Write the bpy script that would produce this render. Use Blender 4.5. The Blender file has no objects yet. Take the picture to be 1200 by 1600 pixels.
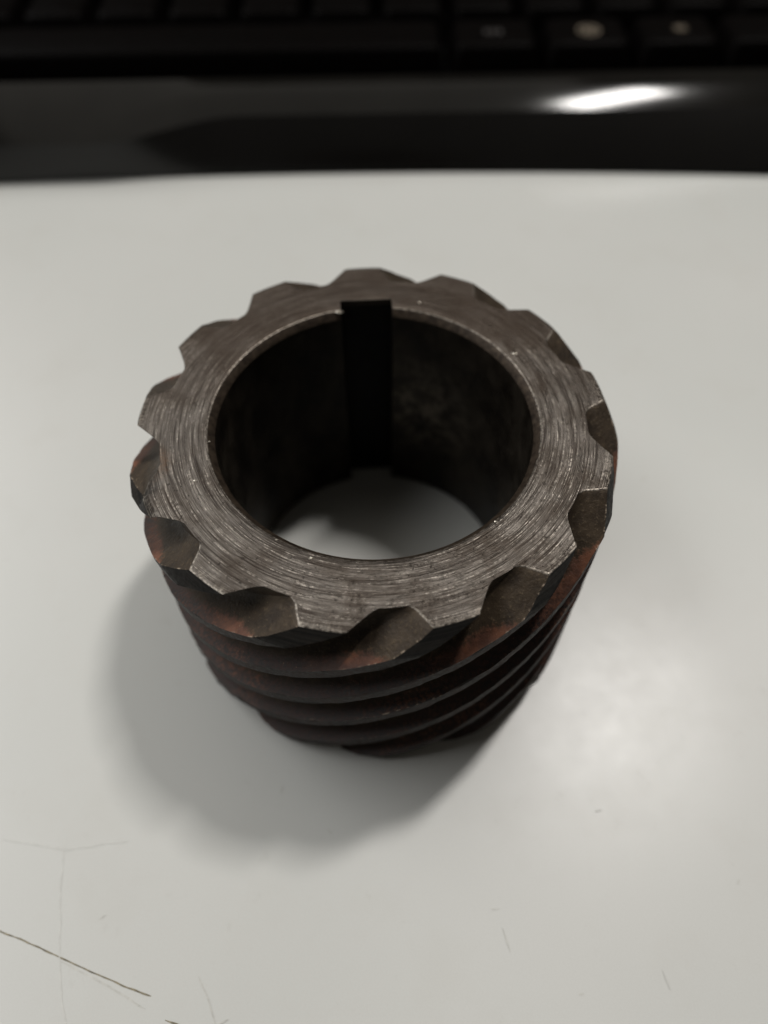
import bpy, math, random
from mathutils import Vector, Matrix, noise
sin, cos, rad = math.sin, math.cos, math.radians
rnd = random.Random(11)
S = bpy.context.scene
COL = S.collection
MM = 0.001
H = 37.45                                    # gear height, mm; the desk top is z = 0

# ------------------------------------------------------------------ camera
F_PX, CY, CZ, PIT, YAW, ROLL = 1185.85, 61.305, 69.045 + H, 0.9675, 0.01787, -0.00981
F = Vector((sin(YAW)*cos(PIT), cos(YAW)*cos(PIT), -sin(PIT)))
Rv = F.cross(Vector((0, 0, 1))).normalized(); Uv = Rv.cross(F)
R2 = cos(ROLL)*Rv + sin(ROLL)*Uv; U2 = -sin(ROLL)*Rv + cos(ROLL)*Uv
CAMP = Vector((0, -CY, CZ))
cam = bpy.data.cameras.new('camera'); camo = bpy.data.objects.new('camera', cam); COL.objects.link(camo)
m = Matrix((R2, U2, -F)).transposed().to_4x4(); m.translation = CAMP*MM
camo.matrix_world = m
cam.sensor_fit = 'VERTICAL'; cam.sensor_height = 36; cam.sensor_width = 27
cam.lens = F_PX/1600*36
cam.clip_start = 0.005; cam.clip_end = 20
cam.dof.use_dof = True; cam.dof.focus_distance = 0.084; cam.dof.aperture_fstop = 11.5
S.camera = camo

# ------------------------------------------------------------------ world, lamps, exposure
W = bpy.data.worlds.new('World'); S.world = W; W.use_nodes = True
bg = W.node_tree.nodes['Background']; bg.inputs[0].default_value = (1.0, 0.93, 0.82, 1); bg.inputs[1].default_value = 0.05
S.view_settings.view_transform = 'Standard'; S.view_settings.look = 'None'
S.view_settings.exposure = 0; S.view_settings.gamma = 1

def area(name, loc, target, sx, sy, power, color, spin=0.0):
    l = bpy.data.lights.new(name, 'AREA'); l.shape = 'RECTANGLE'; l.size = sx; l.size_y = sy
    l.energy = power; l.color = color
    o = bpy.data.objects.new(name, l); COL.objects.link(o)
    d = (Vector(target) - Vector(loc)).normalized()
    x = Vector((cos(spin), sin(spin), 0)); x = (x - d*x.dot(d)).normalized(); y = (-d).cross(x)
    mm = Matrix((x, y, -d)).transposed().to_4x4(); mm.translation = Vector(loc)
    o.matrix_world = mm
    return o
KD = Vector((0.295, 0.305, 0.90)).normalized()
area('ceiling_lamp', KD*2.0, (0, 0, 0.02), 0.29, 0.11, 20.5, (1.0, 0.968, 0.93), rad(45))
area('left_fill', (-1.55, 0.6, 1.8), (0, 0, 0), 0.85, 2.2, 35.0, (0.985, 0.99, 0.985))  # added soft fill from the upper left to lift the shadow, no known fixture
area('ceiling_bounce', (-0.2, 0.9, 2.0), (0, 0, 0), 1.6, 1.3, 6.0, (1.0, 0.95, 0.86))

# ------------------------------------------------------------------ helpers
def link(name, verts, faces, mats, parent=None, fmat=None, smooth=True, sharp=35):
    me = bpy.data.meshes.new(name)
    me.from_pydata([(x*MM, y*MM, z*MM) for x, y, z in verts], [], faces)
    for mt in (mats if isinstance(mats, (list, tuple)) else [mats]): me.materials.append(mt)
    if fmat: me.polygons.foreach_set('material_index', fmat)
    me.validate(); me.update()
    if smooth:
        me.polygons.foreach_set('use_smooth', [True]*len(me.polygons))
        me.set_sharp_from_angle(angle=rad(sharp))
    o = bpy.data.objects.new(name, me); COL.objects.link(o)
    if parent: o.parent = parent
    return o
def empty(name, loc, label, cat):
    o = bpy.data.objects.new(name, None); o.empty_display_size = 0.01; COL.objects.link(o)
    o.location = loc; o['label'] = label; o['category'] = cat
    return o

class NT:
    def __init__(s, name):
        s.m = bpy.data.materials.new(name); s.m.use_nodes = True
        s.t = s.m.node_tree; s.b = s.t.nodes['Principled BSDF']; s._mm = None
    def n(s, typ, **kw):
        o = s.t.nodes.new(typ)
        for k, v in kw.items(): setattr(o, k, v)
        return o
    def l(s, a, b): s.t.links.new(a, b)
    def put(s, sock, v):
        if isinstance(v, bpy.types.NodeSocket): s.l(v, sock)
        else: sock.default_value = v
    def math(s, op, a, b=0.0, c=None, clamp=False):
        o = s.n('ShaderNodeMath', operation=op, use_clamp=clamp)
        s.put(o.inputs[0], a); s.put(o.inputs[1], b)
        if c is not None: s.put(o.inputs[2], c)
        return o.outputs[0]
    def mm(s):                                # object coordinates in millimetres
        if s._mm is None:
            c = s.n('ShaderNodeTexCoord'); v = s.n('ShaderNodeVectorMath', operation='SCALE')
            s.l(c.outputs['Object'], v.inputs[0]); v.inputs[3].default_value = 1000; s._mm = v.outputs[0]
        return s._mm
    def noise(s, vec, scale, detail=2, rough=0.5, dist=0.0):
        o = s.n('ShaderNodeTexNoise'); s.l(vec, o.inputs['Vector'])
        o.inputs['Scale'].default_value = scale; o.inputs['Detail'].default_value = detail
        o.inputs['Roughness'].default_value = rough; o.inputs['Distortion'].default_value = dist
        return o.outputs['Fac']
    def rng(s, v, a, b, c=0.0, d=1.0, interp='LINEAR'):
        o = s.n('ShaderNodeMapRange', interpolation_type=interp); s.put(o.inputs[0], v)
        for i, q in enumerate((a, b, c, d)): s.put(o.inputs[i+1], q)
        return o.outputs[0]
    def mix(s, f, a, b):
        o = s.n('ShaderNodeMix', data_type='RGBA'); s.put(o.inputs[0], f)
        for i, q in ((6, a), (7, b)):
            s.put(o.inputs[i], q if isinstance(q, bpy.types.NodeSocket) else (*q, 1))
        return o.outputs[2]
    def bump(s, h, dist_mm, strength=1.0, normal=None):
        o = s.n('ShaderNodeBump'); o.inputs['Distance'].default_value = dist_mm*MM
        o.inputs['Strength'].default_value = strength; s.l(h, o.inputs['Height'])
        if normal: s.l(normal, o.inputs['Normal'])
        return o.outputs[0]
    def polar(s):                             # r and a slow vector that follows the turning marks
        sp = s.n('ShaderNodeSeparateXYZ'); s.l(s.mm(), sp.inputs[0])
        x, y, z = sp.outputs
        r = s.math('SQRT', s.math('ADD', s.math('MULTIPLY', x, x), s.math('MULTIPLY', y, y)))
        return r, s.math('DIVIDE', x, r), s.math('DIVIDE', y, r), z
    def vec(s, a, b, c):
        o = s.n('ShaderNodeCombineXYZ')
        for i, q in enumerate((a, b, c)): s.put(o.inputs[i], q)
        return o.outputs[0]

# ------------------------------------------------------------------ materials
def mat_face():
    t = NT('turned_steel'); r, nx, ny, z = t.polar()
    def ring(kr, ka, detail, rough=0.6):
        v = t.vec(t.math('MULTIPLY', r, kr), t.math('MULTIPLY', nx, ka), t.math('MULTIPLY', ny, ka))
        return t.noise(v, 1.0, detail, rough, 0.15)
    broad = ring(0.9, 1.2, 2); mid = ring(2.8, 1.8, 3); fine = ring(10.0, 5.0, 3, 0.65)
    mott = t.noise(t.mm(), 0.22, 4, 0.6); grain = t.noise(t.mm(), 3.0, 3, 0.6); tiny = t.noise(t.mm(), 9.0, 2, 0.6)
    g = t.math('ADD', t.math('MULTIPLY', broad, 0.2), t.math('ADD', t.math('MULTIPLY', mid, 0.30), t.math('MULTIPLY', fine, 0.50)))
    col = t.mix(t.rng(g, 0.42, 0.58), (0.034, 0.0278, 0.0235), (0.168, 0.150, 0.132))
    col = t.mix(t.rng(mott, 0.42, 0.68, 0, 0.7), col, (0.040, 0.029, 0.021))
    # bright raised scratches
    scr = t.math('MULTIPLY', t.rng(fine, 0.57, 0.66), t.rng(grain, 0.45, 0.62))
    col = t.mix(t.math('MULTIPLY', scr, 0.75), col, (0.60, 0.54, 0.47))
    hat = t.noise(t.vec(t.math('MULTIPLY', nx, 95.0), t.math('MULTIPLY', ny, 95.0), t.math('MULTIPLY', r, 0.9)), 1.0, 2, 0.6)
    rim = t.math('MULTIPLY', t.rng(r, 27.5, 28.2), t.rng(hat, 0.48, 0.66))
    col = t.mix(t.math('MULTIPLY', rim, 0.4), col, (0.34, 0.30, 0.25))
    # dark pits
    pit = t.rng(grain, 0.36, 0.28)
    col = t.mix(t.math('MULTIPLY', pit, 0.7), col, (0.03, 0.024, 0.02))
    # weaker reflection on the half by the keyway, painted in as dull brown
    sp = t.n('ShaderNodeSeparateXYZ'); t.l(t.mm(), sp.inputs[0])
    back_dim = t.rng(t.math('ADD', sp.outputs[1], t.math('MULTIPLY', t.math('SUBTRACT', t.noise(t.mm(), 0.12, 3, 0.6), 0.5), 26.0)), -2.0, 17.0, interp='SMOOTHSTEP')
    col = t.mix(t.math('MULTIPLY', back_dim, 0.68), col, (0.062, 0.046, 0.035))
    # brown stain round the chipped tooth
    dist = t.n('ShaderNodeVectorMath', operation='DISTANCE'); t.l(t.mm(), dist.inputs[0]); dist.inputs[1].default_value = (-26.6, -6.2, H)
    st = t.math('MULTIPLY', t.rng(dist.outputs['Value'], 3.4, 0.8), t.rng(grain, 0.35, 0.6))
    col = t.mix(t.math('MULTIPLY', st, 0.7), col, (0.13, 0.065, 0.03))
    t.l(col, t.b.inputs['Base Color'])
    t.b.inputs['Metallic'].default_value = 0.92
    t.l(t.math('ADD', t.math('ADD', t.rng(mott, 0.3, 0.7, 0.29, 0.41), t.math('MULTIPLY', mid, 0.10)), t.math('MULTIPLY', back_dim, 0.12)), t.b.inputs['Roughness'])
    t.b.inputs['Anisotropic'].default_value = 0.65
    tg = t.n('ShaderNodeTangent', direction_type='RADIAL', axis='Z'); t.l(tg.outputs[0], t.b.inputs['Tangent'])
    h = t.math('ADD', t.math('MULTIPLY', mid, 0.6), t.math('ADD', t.math('MULTIPLY', fine, 0.5), t.math('MULTIPLY', tiny, 0.25)))
    h = t.math('SUBTRACT', t.math('ADD', h, t.math('MULTIPLY', rim, 0.25)), t.math('MULTIPLY', pit, 0.3))
    t.l(t.bump(h, 0.13, 0.9), t.b.inputs['Normal'])
    return t.m
def mat_flank():
    t = NT('oiled_tooth_steel'); r, nx, ny, z = t.polar()
    a1 = t.noise(t.mm(), 0.35, 4, 0.6); a2 = t.noise(t.mm(), 2.2, 4, 0.65); a3 = t.noise(t.mm(), 7, 2, 0.6)
    col = t.mix(t.rng(a1, 0.35, 0.65), (0.028, 0.019, 0.012), (0.062, 0.043, 0.026))
    col = t.mix(t.rng(a2, 0.56, 0.72, 0, 0.5), col, (0.15, 0.11, 0.065))
    at = t.n('ShaderNodeAttribute', attribute_name='rust')
    rr = t.math('ADD', at.outputs['Fac'], t.math('MULTIPLY', t.math('SUBTRACT', a2, 0.5), 0.55))
    ru = t.rng(rr, 0.50, 0.66)
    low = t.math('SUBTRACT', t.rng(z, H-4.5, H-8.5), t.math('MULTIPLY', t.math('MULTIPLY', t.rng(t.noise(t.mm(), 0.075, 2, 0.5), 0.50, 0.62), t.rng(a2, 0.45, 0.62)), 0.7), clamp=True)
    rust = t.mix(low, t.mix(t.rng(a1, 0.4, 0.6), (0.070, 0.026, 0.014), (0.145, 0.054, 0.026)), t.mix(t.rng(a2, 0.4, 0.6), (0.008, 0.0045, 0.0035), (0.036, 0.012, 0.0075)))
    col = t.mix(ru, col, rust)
    gl = t.math('MULTIPLY', t.rng(a3, 0.66, 0.74), t.rng(a2, 0.5, 0.6))
    col = t.mix(t.math('MULTIPLY', gl, 0.7), col, (0.42, 0.33, 0.2))
    ed = t.n('ShaderNodeAttribute', attribute_name='edge')
    wear = t.math('MULTIPLY', t.rng(ed.outputs['Fac'], 0.55, 0.85), t.rng(t.noise(t.mm(), 1.1, 4, 0.7), 0.53, 0.62))
    col = t.mix(t.math('MULTIPLY', wear, 0.9), col, (0.45, 0.36, 0.27))
    t.l(col, t.b.inputs['Base Color'])
    t.l(t.math('MULTIPLY', t.math('SUBTRACT', 1.0, ru), 0.45), t.b.inputs['Metallic'])
    t.l(t.rng(a2, 0.3, 0.7, 0.42, 0.62), t.b.inputs['Roughness'])
    t.l(t.bump(t.math('ADD', a2, t.math('MULTIPLY', a3, 0.3)), 0.12, 0.6), t.b.inputs['Normal'])
    return t.m
def mat_land():
    t = NT('dark_tooth_tip_steel'); r, nx, ny, z = t.polar()
    ln = t.noise(t.vec(t.math('MULTIPLY', nx, 3.0), t.math('MULTIPLY', ny, 3.0), t.math('MULTIPLY', z, 4.5)), 1.0, 3, 0.6)
    a1 = t.noise(t.mm(), 0.3, 4, 0.6); a2 = t.noise(t.mm(), 2.0, 4, 0.6)
    col = t.mix(t.rng(ln, 0.4, 0.65), (0.0055, 0.005, 0.0047), (0.026, 0.022, 0.019))
    low = t.rng(z, H-2.6, H-6.0)
    red = t.math('MULTIPLY', low, t.rng(a1, 0.38, 0.56))
    col = t.mix(t.math('MULTIPLY', red, 0.85), col, t.mix(t.rng(a2, 0.4, 0.7), (0.012, 0.007, 0.006), (0.034, 0.014, 0.009)))
    t.l(col, t.b.inputs['Base Color'])
    t.l(t.rng(red, 0, 1, 0.35, 0.05), t.b.inputs['Metallic'])
    t.l(t.rng(a2, 0.3, 0.7, 0.45, 0.7), t.b.inputs['Roughness']); t.b.inputs['Specular IOR Level'].default_value = 0.25
    t.l(t.bump(t.math('ADD', ln, t.math('MULTIPLY', a2, 0.3)), 0.08, 0.7), t.b.inputs['Normal'])
    return t.m
def mat_bore():
    t = NT('oily_bore_steel'); r, nx, ny, z = t.polar()
    a1 = t.noise(t.mm(), 0.25, 4, 0.6)
    st = t.noise(t.vec(t.math('MULTIPLY', nx, 5.0), t.math('MULTIPLY', ny, 5.0), t.math('MULTIPLY', z, 0.12)), 1.0, 3, 0.6)
    g = t.math('MULTIPLY', a1, st)
    bc = t.mix(t.rng(g, 0.16, 0.4), (0.011, 0.0085, 0.0065), (0.044, 0.036, 0.027))
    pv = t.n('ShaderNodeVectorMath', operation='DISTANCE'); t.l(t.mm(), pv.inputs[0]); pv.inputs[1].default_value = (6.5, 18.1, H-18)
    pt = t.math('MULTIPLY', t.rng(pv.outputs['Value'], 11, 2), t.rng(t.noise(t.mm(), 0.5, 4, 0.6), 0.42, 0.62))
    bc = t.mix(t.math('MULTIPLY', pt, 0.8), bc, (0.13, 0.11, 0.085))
    t.l(bc, t.b.inputs['Base Color'])
    t.b.inputs['Metallic'].default_value = 0.4
    t.l(t.rng(a1, 0.3, 0.7, 0.35, 0.55), t.b.inputs['Roughness']); t.b.inputs['Specular IOR Level'].default_value = 0.2
    t.l(t.bump(a1, 0.08, 0.3), t.b.inputs['Normal'])
    return t.m
def mat_chamfer():
    t = NT('bore_chamfer_steel'); a = t.noise(t.mm(), 1.2, 4, 0.6)
    t.l(t.mix(t.rng(a, 0.35, 0.65), (0.020, 0.014, 0.010), (0.060, 0.044, 0.031)), t.b.inputs['Base Color'])
    t.b.inputs['Metallic'].default_value = 0.5; t.b.inputs['Roughness'].default_value = 0.5; t.b.inputs['Specular IOR Level'].default_value = 0.25
    t.l(t.bump(a, 0.08, 0.5), t.b.inputs['Normal'])
    return t.m
def mat_edge():
    t = NT('worn_bright_edge'); a = t.noise(t.mm(), 2.6, 4, 0.65)
    t.l(t.mix(t.rng(a, 0.4, 0.62), (0.05, 0.042, 0.035), (0.26, 0.23, 0.195)), t.b.inputs['Base Color'])
    t.b.inputs['Metallic'].default_value = 0.85; t.b.inputs['Roughness'].default_value = 0.38
    t.l(t.bump(a, 0.06, 0.7), t.b.inputs['Normal'])
    return t.m
def mat_desk():
    t = NT('pale_laminate')
    a = t.noise(t.mm(), 0.012, 3, 0.5); b = t.noise(t.mm(), 0.07, 4, 0.6); c = t.noise(t.mm(), 0.35, 4, 0.62); d = t.noise(t.mm(), 1.6, 3, 0.6)
    col = t.mix(t.rng(a, 0.35, 0.65), (0.525, 0.53, 0.505), (0.56, 0.56, 0.535))
    col = t.mix(t.rng(b, 0.52, 0.75, 0, 0.35), col, (0.50, 0.49, 0.455))
    sm = t.math('MULTIPLY', t.rng(c, 0.62, 0.74), t.rng(b, 0.42, 0.58))
    col = t.mix(t.math('MULTIPLY', sm, 0.22), col, (0.36, 0.345, 0.31))
    col = t.mix(t.rng(d, 0.70, 0.78, 0, 0.2), col, (0.30, 0.28, 0.25))
    sp = t.noise(t.mm(), 4.5, 2, 0.7)
    col = t.mix(t.rng(sp, 0.35, 0.65, 0.0, 0.16), col, (0.44, 0.435, 0.41))
    t.l(col, t.b.inputs['Base Color'])
    t.l(t.math('ADD', t.rng(b, 0.3, 0.7, 0.305, 0.33), t.math('MULTIPLY', c, 0.04)), t.b.inputs['Roughness'])
    t.b.inputs['Specular IOR Level'].default_value = 0.5
    t.l(t.bump(t.math('ADD', t.math('MULTIPLY', c, 0.7), t.math('MULTIPLY', d, 0.9)), 0.008, 0.3), t.b.inputs['Normal'])
    return t.m
def plain(name, col, rough, metal=0.0, nscale=0.6, var=0.3, bump=0.03, coat=0.0, spec=0.5):
    t = NT(name); a = t.noise(t.mm(), nscale, 4, 0.6)
    lo = tuple(c*(1-var) for c in col); hi = tuple(c*(1+var) for c in col)
    t.l(t.mix(t.rng(a, 0.35, 0.65), lo, hi), t.b.inputs['Base Color'])
    t.l(t.rng(a, 0.3, 0.7, rough*0.85, rough*1.15), t.b.inputs['Roughness'])
    t.b.inputs['Metallic'].default_value = metal; t.b.inputs['Coat Weight'].default_value = coat
    t.b.inputs['Coat Roughness'].default_value = 0.1; t.b.inputs['Specular IOR Level'].default_value = spec
    if bump: t.l(t.bump(a, bump, 0.5), t.b.inputs['Normal'])
    return t.m
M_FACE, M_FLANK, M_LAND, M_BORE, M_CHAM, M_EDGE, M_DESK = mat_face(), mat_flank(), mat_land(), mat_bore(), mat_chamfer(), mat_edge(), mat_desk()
M_GLOSS = plain('glossy_black_plastic', (0.0075, 0.007, 0.0066), 0.22, nscale=0.02, var=0.1, bump=0.0, spec=0.45)
M_DECK = plain('satin_black_plastic', (0.007, 0.0065, 0.0057), 0.09, nscale=0.02, bump=0.0, spec=0.11)
M_KEY = plain('black_key_plastic', (0.0018, 0.0014, 0.0013), 0.45, nscale=0.8, bump=0.02, spec=0.02)
M_WELL = plain('key_well_plastic', (0.003, 0.003, 0.003), 0.6, bump=0.0, spec=0.04)
M_LEG = plain('key_legend_print', (0.12, 0.095, 0.065), 0.6, bump=0.0)
M_GRIME = plain('keyway_grime', (0.005, 0.0045, 0.004), 0.6, bump=0.05, spec=0.15)
M_LEGD = plain('faded_legend_print', (0.014, 0.011, 0.010), 0.6, bump=0.0)

# ------------------------------------------------------------------ desk (the surface everything stands on)
def box(x0, x1, y0, y1, z0, z1):
    v = [(x, y, z) for z in (z0, z1) for y in (y0, y1) for x in (x0, x1)]
    f = [(0, 2, 3, 1), (4, 5, 7, 6), (0, 1, 5, 4), (2, 6, 7, 3), (0, 4, 6, 2), (1, 3, 7, 5)]
    return v, f
v, f = box(-700, 700, -260, 520, -25, 0)
desk = link('desk', v, f, M_DESK, smooth=False); desk['kind'] = 'structure'

def scratch(pts, w, material, seed):
    q = random.Random(seed); V = []; Fc = []
    P = []
    for (a, b) in zip(pts[:-1], pts[1:]):
        n = max(2, int((Vector(b)-Vector(a)).length/0.5))
        P += [Vector(a).lerp(Vector(b), i/n) for i in range(n)]
    P.append(Vector(pts[-1]))
    for i, c in enumerate(P):
        d = (P[min(i+1, len(P)-1)] - P[max(i-1, 0)]).normalized(); nrm = Vector((-d.y, d.x))
        j = noise.noise((i*0.25, seed, 0))*0.12
        ww = w*(0.75+0.5*q.random())*min(1, 0.3+i/4, 0.3+(len(P)-1-i)/3)
        for s in (-1, 1):
            k = c + nrm*(s*ww/2 + j); V.append((k.x, k.y, 0.02+0.003*seed))
    for i in range(len(P)-1): Fc.append((2*i, 2*i+1, 2*i+3, 2*i+2))
    return link('scratch', V, Fc, material, desk, smooth=False)
M_SCR = plain('dark_scratch', (0.19, 0.165, 0.11), 0.7, nscale=1.5, var=0.5, bump=0.0)
M_SCR2 = plain('pale_scratch', (0.495, 0.49, 0.458), 0.5, nscale=1.0, var=0.12, bump=0.0)
M_SCR3 = plain('faint_scuff', (0.534, 0.532, 0.504), 0.5, nscale=1.0, var=0.08, bump=0.0)

def on_table(px, py, z=0.0):                  # where a sight line of the photograph meets a height
    D = F + (px-600)/F_PX*R2 + (800-py)/F_PX*U2
    k = (z - CZ)/D.z
    return CAMP + D*k
def tp(*pts): return [on_table(x, y).to_2d() for x, y in pts]
scratch(tp((-25, 1444), (60, 1480), (130, 1513), (200, 1543), (236, 1557)), 0.17, M_SCR, 1)
scratch(tp((205, 1545), (236, 1557)), 0.26, M_SCR, 2)
scratch(tp((95, 1502), (150, 1530), (228, 1577)), 0.22, M_SCR2, 3)
scratch(tp((258, 1594), (290, 1606)), 0.30, M_SCR, 4)
scratch(tp((101, 1310), (94, 1400), (93, 1490), (96, 1560), (103, 1610)), 0.20, M_SCR3, 5)
scratch(tp((310, 1525), (325, 1560), (337, 1603)), 0.22, M_SCR2, 6)
scratch(tp((5, 1312), (60, 1320), (105, 1328), (150, 1320), (200, 1314)), 0.25, M_SCR3, 7)
scratch(tp((154, 1437), (166, 1429)), 0.35, M_SCR2, 8)
scratch(tp((768, 1421), (780, 1420)), 0.35, M_SCR2, 9)
scratch(tp((785, 1450), (797, 1487)), 0.22, M_SCR2, 10)
scratch(tp((904, 1554), (912, 1552)), 0.45, M_SCR2, 11)
scratch(tp((1153, 1382), (1156, 1374)), 0.35, M_SCR2, 12)
scratch(tp((438, 1238), (442, 1229)), 0.45, M_SCR2, 13)
scratch(tp((512, 1296), (518, 1302)), 0.4, M_SCR2, 14)
scratch(tp((930, 1268), (940, 1266)), 0.45, M_SCR3, 15)
scratch(tp((1035, 1517), (1047, 1547)), 0.22, M_SCR3, 16)
scratch(tp((337, 1602), (357, 1592)), 0.28, M_SCR2, 17)

# ------------------------------------------------------------------ the helical gear
gear = empty('helical_gear', (0, 0, 0), 'dark rusty steel helical gear with a keyway in its bore, standing on the pale desk', 'gear')
NT_ = 13; STEP = 360/NT_; TC0 = 9.4
R_ROOT, R_FACE, R_TIP, R_CH, R_BORE = 25.6, 28.45, 29.95, 19.95, 19.25
SLOPE = 1/0.28                                # degrees of twist per mm of height
def pol(r, a, z): return (r*cos(rad(a)), r*sin(rad(a)), z)

KEY_A, KW, KR = 91.9, 3.5, 21.55              # keyway: direction, half width, depth line (mm from the axis)
def hub():
    # angular stations: dense ring, with the keyway's corners put in
    a_in = math.degrees(math.asin(KW/R_BORE)); a_ch = math.degrees(math.asin(KW/R_CH)); a_kw = math.degrees(math.atan2(KW, KR))
    st = [('b', KEY_A + a_in + i*(360-2*a_in)/200) for i in range(201)]
    st += [('k', KEY_A - a_kw + 2*a_kw*i/10) for i in range(11)]
    # chamfered ring, bore, keyway
    def inner(kind, a, ch, sgn):
        if kind == 'k':
            d = a - KEY_A; return KR/cos(rad(d)), a
        # in the chamfer the wall corner slides with the radius
        if ch:
            span = 360-2*a_in; u = (a-KEY_A-a_in)/span
            return R_CH, KEY_A + a_ch + u*(360-2*a_ch)
        return R_BORE, a
    n = len(st); V = []; Fc = []; Fm = []
    rows = []
    zs = [H-0.95-(H-1.9)*i/24 for i in range(25)]
    def addrow(pts): rows.append(len(V)); V.extend(pts)
    # top face: root circle -> bore edge
    out = []
    for kind, a in st:
        r, aa = inner(kind, a, True, 1); out.append((r, aa, kind))
    NR = 7
    for i in range(NR):
        addrow([pol(R_ROOT + (r + 0.16 - R_ROOT)*i/(NR-1), aa, H) for r, aa, k in out])
    addrow([pol(r+0.02, aa, H-0.07) for r, aa, k in out])                                     # small worn edge
    for j, z in enumerate(zs):
        pts = []
        for kind, a in st:
            r, aa = inner(kind, a, False, 1); pts.append(pol(r, aa, z))
        addrow(pts)
    addrow([pol(r, aa, 0) for r, aa, k in out])
    addrow([pol(R_ROOT, aa, 0) for r, aa, k in out])
    nb = len(rows)
    for i in range(1, 28):
        addrow([pol(R_ROOT, aa, H*i/28) for r, aa, k in out])
    rows.append(rows[0])
    for q in range(len(rows)-1):
        A, B = rows[q], rows[q+1]
        for i in range(n):
            j = (i+1) % n
            Fc.append((A+i, A+j, B+j, B+i))
            iskey = st[i][0] == 'k' or st[j][0] == 'k'
            if q < NR-1: mi = 0
            elif q == NR-1: mi = 4 if not iskey else 1
            elif q == NR: mi = 2 if not iskey else 1
            elif q < nb-2: mi = 1 if not iskey else 5
            elif q == nb-2: mi = 0
            else: mi = 3
            Fm.append(mi)
    # chips on the edge of the bore: the face's inner rows dip a little at random
    for i in range(n):
        a = st[i][1]
        k = max(0, noise.noise((a*0.35, 3.1, 0))-0.25)*0.5
        for row in (NR-1, NR):
            x, y, z = V[rows[row]+i]; r = math.hypot(x, y); V[rows[row]+i] = (x*(r+k*0.5)/r, y*(r+k*0.5)/r, z-k*0.25)
    # two burrs the light catches, one beside the keyway
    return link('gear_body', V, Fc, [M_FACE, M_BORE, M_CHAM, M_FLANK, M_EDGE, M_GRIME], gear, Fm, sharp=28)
hub()

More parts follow.
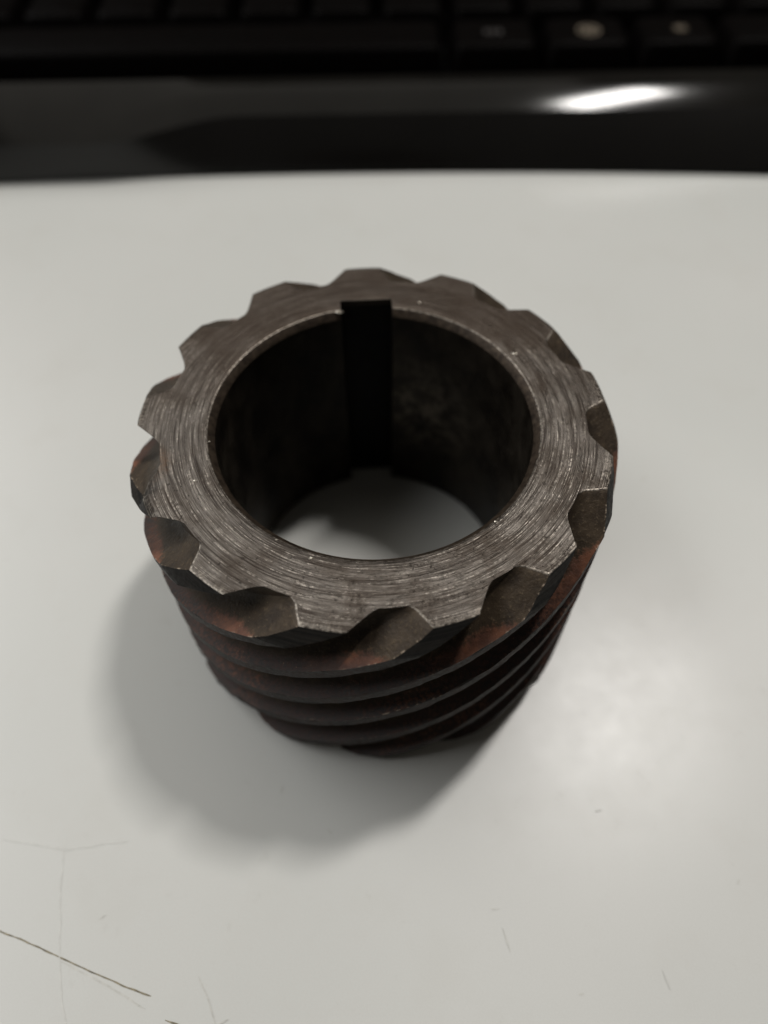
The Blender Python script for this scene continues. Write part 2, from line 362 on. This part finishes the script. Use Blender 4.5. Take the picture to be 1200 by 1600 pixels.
def tooth(k):
    q = random.Random(100+k)
    tc = TC0 + STEP*k
    wl, wh = 4.95 + q.uniform(-.15, .15), 4.95 + q.uniform(-.15, .15)      # half width of the top at R_FACE
    fl, fh = 3.3, 6.0                                                      # flank widths, low-angle and high-angle side
    def lo(r):
        u = (R_FACE-r)/(R_FACE-R_ROOT); e = -wl - fl*u
        return e - 1.1*max(0, (u-0.72)/0.28)**2
    def hi(r):
        u = (R_FACE-r)/(R_FACE-R_ROOT); e = wh + fh*(u*0.75 + 0.25*max(0, u)**1.6 if u > 0 else u*0.62)
        return e + 0.6*max(0, (u-0.72)/0.28)**2
    NF, NL = 9, 8
    def rtop(z):
        d = min(H-z, z*1.6 + 0.3)
        r = R_FACE + (R_TIP-R_FACE)*min(1, d/2.9)
        return r
    def wob(z, s): return 0.13*noise.noise((z*0.7, k*7.3+s, 1.0)) + 0.09*noise.noise((z*1.9, k*3.3+s, 5.0)) - 0.5*max(0, noise.noise((z*1.2, k*5.1+s, 9.0))-0.32)
    def row(z, inset=0.0):
        rt = rtop(z) - inset; tw = (z-H)*SLOPE; pts = []; ru = []
        ia = math.degrees(inset/28)
        for i in range(NF+1):
            r = R_ROOT + (rt-R_ROOT)*i/NF; rr = r + (wob(z, 0) if i == NF else 0)
            pts.append(pol(rr, tc+tw+lo(r)+ia, z))
            d = H - z
            ru.append((r-R_ROOT)/(R_TIP-R_ROOT)*0.9 * min(1, max(0, (d-1.2)/3.2)))
        for i in range(1, NL):
            a = lo(rt)+ia + (hi(rt)-lo(rt)-2*ia)*i/NL
            pts.append(pol(rt, tc+tw+a, z)); ru.append(0)
        for i in range(NF+1):
            r = rt + (R_ROOT-rt)*i/NF; rr = r + (wob(z, 9) if i == 0 else 0)
            pts.append(pol(rr, tc+tw+hi(r)-ia, z)); ru.append(0.25*min(1, max(0, (H-z-2)/4)))
        eg = [0.0]*NF + [max(1-(H-z)/16, 0.55 + 0.7*noise.noise((z*0.35, k*4.7, 2.0)))] + [0.0]*(NL-1+NF+1)
        return pts, ru, eg
    V = []; Fc = []; Fm = []; RU = []; EG = []
    NP = 2*NF+NL+1
    zs = [H-0.07, H-0.5, H-1.0, H-1.6, H-2.2, H-2.9]
    z = H-3.3
    while z > 3.2: zs.append(z); z -= 0.5
    zs += [2.9, 2.0, 1.0, 0.0]
    for z in zs:
        p_, u_, e_ = row(z); V += p_; RU += u_; EG += e_
    for j in range(len(zs)-1):
        for i in range(NP-1):
            a = j*NP+i
            Fc.append((a, a+NP, a+NP+1, a+1))
            Fm.append(1 if (i < NF or i >= NF+NL) else 2)
    # top cap: grid between both flanks, inset a hair for the worn edge
    base = len(V); ins = 0.13
    rt = rtop(H)-ins; NC = 10
    for i in range(NF+1):
        r = R_ROOT + (rt-R_ROOT)*i/NF; ia = math.degrees(ins/28)*(0.2 if i == 0 else 1)
        for c in range(NC+1):
            a = lo(r)+ia + (hi(r)-lo(r)-2*ia)*c/NC
            V.append(pol(r, tc+a, H)); RU.append(0); EG.append(0)
    for i in range(NF):
        for c in range(NC):
            a = base+i*(NC+1)+c
            Fc.append((a, a+NC+1, a+NC+2, a+1)); Fm.append(0)
    for i in range(NF):                       # worn edge strips: low flank, high flank
        Fc.append((i, i+1, base+(i+1)*(NC+1), base+i*(NC+1))); Fm.append(3)
        h0 = NP-1-i
        Fc.append((h0, base+i*(NC+1)+NC, base+(i+1)*(NC+1)+NC, h0-1)); Fm.append(3)
    # tip strip (NL segments against NC columns) as a fan of two ngons-free rows
    top = [base+NF*(NC+1)+c for c in range(NC+1)]; low = [NF+i for i in range(NL+1)]
    i = j = 0
    while i < NC or j < NL:
        if j >= NL or (i < NC and (i+1)/NC <= (j+1)/NL): Fc.append((top[i], low[j], top[i+1])); i += 1
        else: Fc.append((top[i], low[j], low[j+1])); j += 1
        Fm.append(3)
    # bottom cap
    b0 = (len(zs)-1)*NP
    Fc.append(tuple(b0+i for i in range(NP))); Fm.append(1)
    # wear: broken corner on the left-hand tooth, little nicks elsewhere
    if k == 7:
        for n_, (x, y, z) in enumerate(V):
            if z > H-4:
                a = math.degrees(math.atan2(y, x)) % 360; r = math.hypot(x, y)
                d = max(0, (r-25.9)/2.6)*max(0, min(1, (202.2-a + 0.5*noise.noise((x, y, z)))/3.2))
                d += 0.35*max(0, (r-27.6))
                V[n_] = (x, y, z - min(2.2, 1.9*d)*max(0, 1-(H-z)/4))
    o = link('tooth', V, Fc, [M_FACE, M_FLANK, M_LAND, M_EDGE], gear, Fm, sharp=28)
    at = o.data.attributes.new('rust', 'FLOAT', 'POINT'); at.data.foreach_set('value', RU)
    at = o.data.attributes.new('edge', 'FLOAT', 'POINT'); at.data.foreach_set('value', EG)
    return o
for k in range(NT_): tooth(k)

def burr(px, py, size, seed):                  # bright raised nick of metal on the end face
    q = random.Random(seed); c = on_table(px, py, H); V = [(c.x, c.y, H+size*0.28)]; Fc = []
    for ring_, rr, zz in ((0, .5, .2), (1, 1.0, -.05)):
        for i in range(8):
            a = rad(45*i); r = size*rr*(0.55+0.6*q.random())
            V.append((c.x + r*cos(a), c.y + 0.6*r*sin(a), H + zz*size*(0.5+q.random())))
    for i in range(8):
        j = (i+1) % 8; Fc.append((0, 1+i, 1+j)); Fc.append((1+i, 9+i, 9+j, 1+j))
    return link('burr', V, Fc, M_BURR, gear, smooth=False)
M_BURR = plain('bright_steel_burr', (0.6, 0.55, 0.47), 0.32, metal=0.9, nscale=3, bump=0.0)
for i, (px, py, sz) in enumerate(((530, 487, .6), (805, 553, .5), (486, 872, .42), (432, 843, .2), (305, 751, .25), (655, 473, .3), (327, 690, .2), (775, 815, .25))): burr(px, py, sz, i)

# ------------------------------------------------------------------ keyboard behind the gear
YF = 112.0                                    # its front edge on the desk, mm
kb = empty('keyboard', (0, YF*MM, 0), 'black keyboard with a glossy curved front edge lying behind the gear', 'keyboard')
def kl(v): return [(x, y-YF, z) for x, y, z in v]
X0, X1 = -230, 230
def sm(a, b, x):
    t = max(0, min(1, (x-a)/(b-a))); return t*t*(3-2*t)
xs = [X0 + (X1-X0)*i/230 for i in range(231)]
YR, YL = on_table(600, 177, 11.8).y, on_table(600, 217, 8.7).y    # crease at the right and at the left
YD = on_table(600, 126, 14.2).y                                  # back of the deck
def edge(x):                                  # the bright crease swings up from left to right
    s = sm(-66, -30, x)
    return YL + (YR-YL)*s, 8.7 + 3.1*s
V = []; Fc = []; N = 15
for x in xs:                                  # front bezel: desk to crease
    ey, ez = edge(x)
    for i in range(N):
        t = i/(N-1); q = max(-110, min(110, x)); y0 = YF + 1.2 - 0.014*q - 0.00034*q*q   # a slightly bowed front edge
        V.append((x, y0 + (ey-y0)*(0.6*t + 0.4*t**2), 0.4 + (ez-0.4)*t))
for c in range(len(xs)-1):
    for i in range(N-1):
        a = c*N+i; Fc.append((a, a+N, a+N+1, a+1))
link('front_bezel', kl(V), Fc, M_GLOSS, kb, sharp=60)
V = []; Fc = []; N = 28                       # deck: rolls over from the crease to nearly level
for x in xs:
    ey, ez = edge(x); run = YD-ey; u = sm(-66, -30, x); z = ez; yp = ey; col_ = []
    for i in range(N):
        y = ey + run*(i/(N-1))**1.4; d = (y+yp)/2-ey
        right = 25.0-1.15*d if d < 5.5 else 18.7*math.exp(-(d-5.5)/3.2)+0.5
        left = 27-0.75*d
        z += (y-yp)*math.tan(rad(max(0.5, left*(1-u)+right*u))); yp = y
        col_.append((x, y, z))
    fix = 15.4 - z
    V += [(a, b, c + fix*(i/(N-1))**2) for i, (a, b, c) in enumerate(col_)]
for c in range(len(xs)-1):
    for i in range(N-1):
        a = c*N+i; Fc.append((a, a+N, a+N+1, a+1))
link('palm_deck', kl(V), Fc, M_DECK, kb, sharp=60)
v, f = box(X0, X1, YD+.8, YD+120, 0.5, 8.5); link('key_well', kl(v), f, M_WELL, kb, smooth=False)
v, f = box(X0, X1, YD, YD+.8, 0.5, 12.0); link('well_rim', kl(v), f, M_WELL, kb, smooth=False)

def key(name, xa, xb, ya, yb, z0, z1, tilt=0.0):
    V = []; Fc = []; rings = []
    def ring(ix, iy0, iy1, z, r):
        base = len(V); x0, x1, y0, y1 = xa+ix, xb-ix, ya+iy0, yb-iy1
        for cx, cy, a0 in ((x1-r, y1-r, 0), (x0+r, y1-r, 90), (x0+r, y0+r, 180), (x1-r, y0+r, 270)):
            for i in range(5):
                a = rad(a0+22.5*i); V.append((cx+r*cos(a), cy+r*sin(a), z + tilt*((cy+r*sin(a))-ya)))
        rings.append(base)
    ring(0, 0, 0, z0, 1.2); ring(1.5, 1.9, .9, z1-1.2, 1.8); ring(1.9, 2.4, 1.2, z1-.35, 2.0); ring(2.6, 3.2, 1.9, z1, 2.0)
    for A, B in zip(rings, rings[1:]):
        for i in range(20):
            j = (i+1) % 20; Fc.append((A+i, A+j, B+j, B+i))
    Fc.append(tuple(rings[-1]+i for i in range(20)))
    return link(name, kl(V), Fc, M_KEY, kb, sharp=50)
ZK0, ZK1 = 9.0, 16.0
LP = on_table(920, 47, ZK1); LY = LP.y        # the printed legends sit on this line
PY = LY - 9.5                                 # front of the bottom key row
ex = [on_table(px, 70, ZK1).x for px in (702, 852, 1000, 1142, 1290)]
key('space_key', -103.5, ex[0]-.5, PY, PY+18.2, ZK0, ZK1)
bx = [(a+.4, b-.4) for a, b in zip(ex, ex[1:])]
bottom = [key('key', a, b, PY, PY+18.2, ZK0, ZK1) for a, b in bx]
key('key', -128, -104.2, PY, PY+18.2, ZK0, ZK1)
x = -91.3 - 19.05*2
while x < 135:
    key('key', x, x+18.3, PY+19.0, PY+37.2, ZK0, ZK1+0.8); x += 19.05
x = -101 - 19.05*2
while x < 135:
    key('key', x, x+18.3, PY+38.05, PY+56.2, ZK0, ZK1+2.0); x += 19.05

# legends printed on the three keys at the right
def legend(parent, polys, z, material):
    V = []; Fc = []
    for P in polys:
        b = len(V); V += [(x, y, z) for x, y in P]; Fc.append(tuple(range(b, b+len(P))))
    return link('legend', kl(V), Fc, material, parent, smooth=False)
def rect(x0, x1, y0, y1, sk=0.0): return [(x0, y0), (x1, y0), (x1+sk, y1), (x0+sk, y1)]
LZ = ZK1 + 0.03
cx = on_table(770, 48, ZK1).x
legend(bottom[0], [rect(cx-2.2+i*1.7, cx-1.2+i*1.7, LY-1.2, LY+1.4) for i in range(3)], LZ, M_LEGD)
cx = LP.x; ringp = []
for i in range(24):
    a, b = rad(15*i), rad(15*i+15)
    ringp.append([(cx+3.0*cos(a), LY+3.0*sin(a)), (cx+3.0*cos(b), LY+3.0*sin(b)), (cx+2.4*cos(b), LY+2.4*sin(b)), (cx+2.4*cos(a), LY+2.4*sin(a))])
ringp += [rect(cx-1.5, cx-.15, LY+.15, LY+1.4, .1), rect(cx+.15, cx+1.5, LY+.15, LY+1.4, .1), rect(cx-1.5, cx-.15, LY-1.4, LY-.15, .1), rect(cx+.15, cx+1.5, LY-1.4, LY-.15, .1)]
legend(bottom[1], ringp, LZ, M_LEG)
cx = on_table(1065, 47, ZK1).x
legend(bottom[2], [rect(cx-1.7, cx+1.7, LY+1.0, LY+1.6), rect(cx-1.7, cx+1.7, LY-.1, LY+.5), rect(cx-1.7, cx+1.7, LY-1.2, LY-.6),
                   rect(cx-1.7, cx-1.2, LY-1.2, LY+1.6), rect(cx+1.2, cx+1.7, LY-1.2, LY+1.6)], LZ, M_LEG)
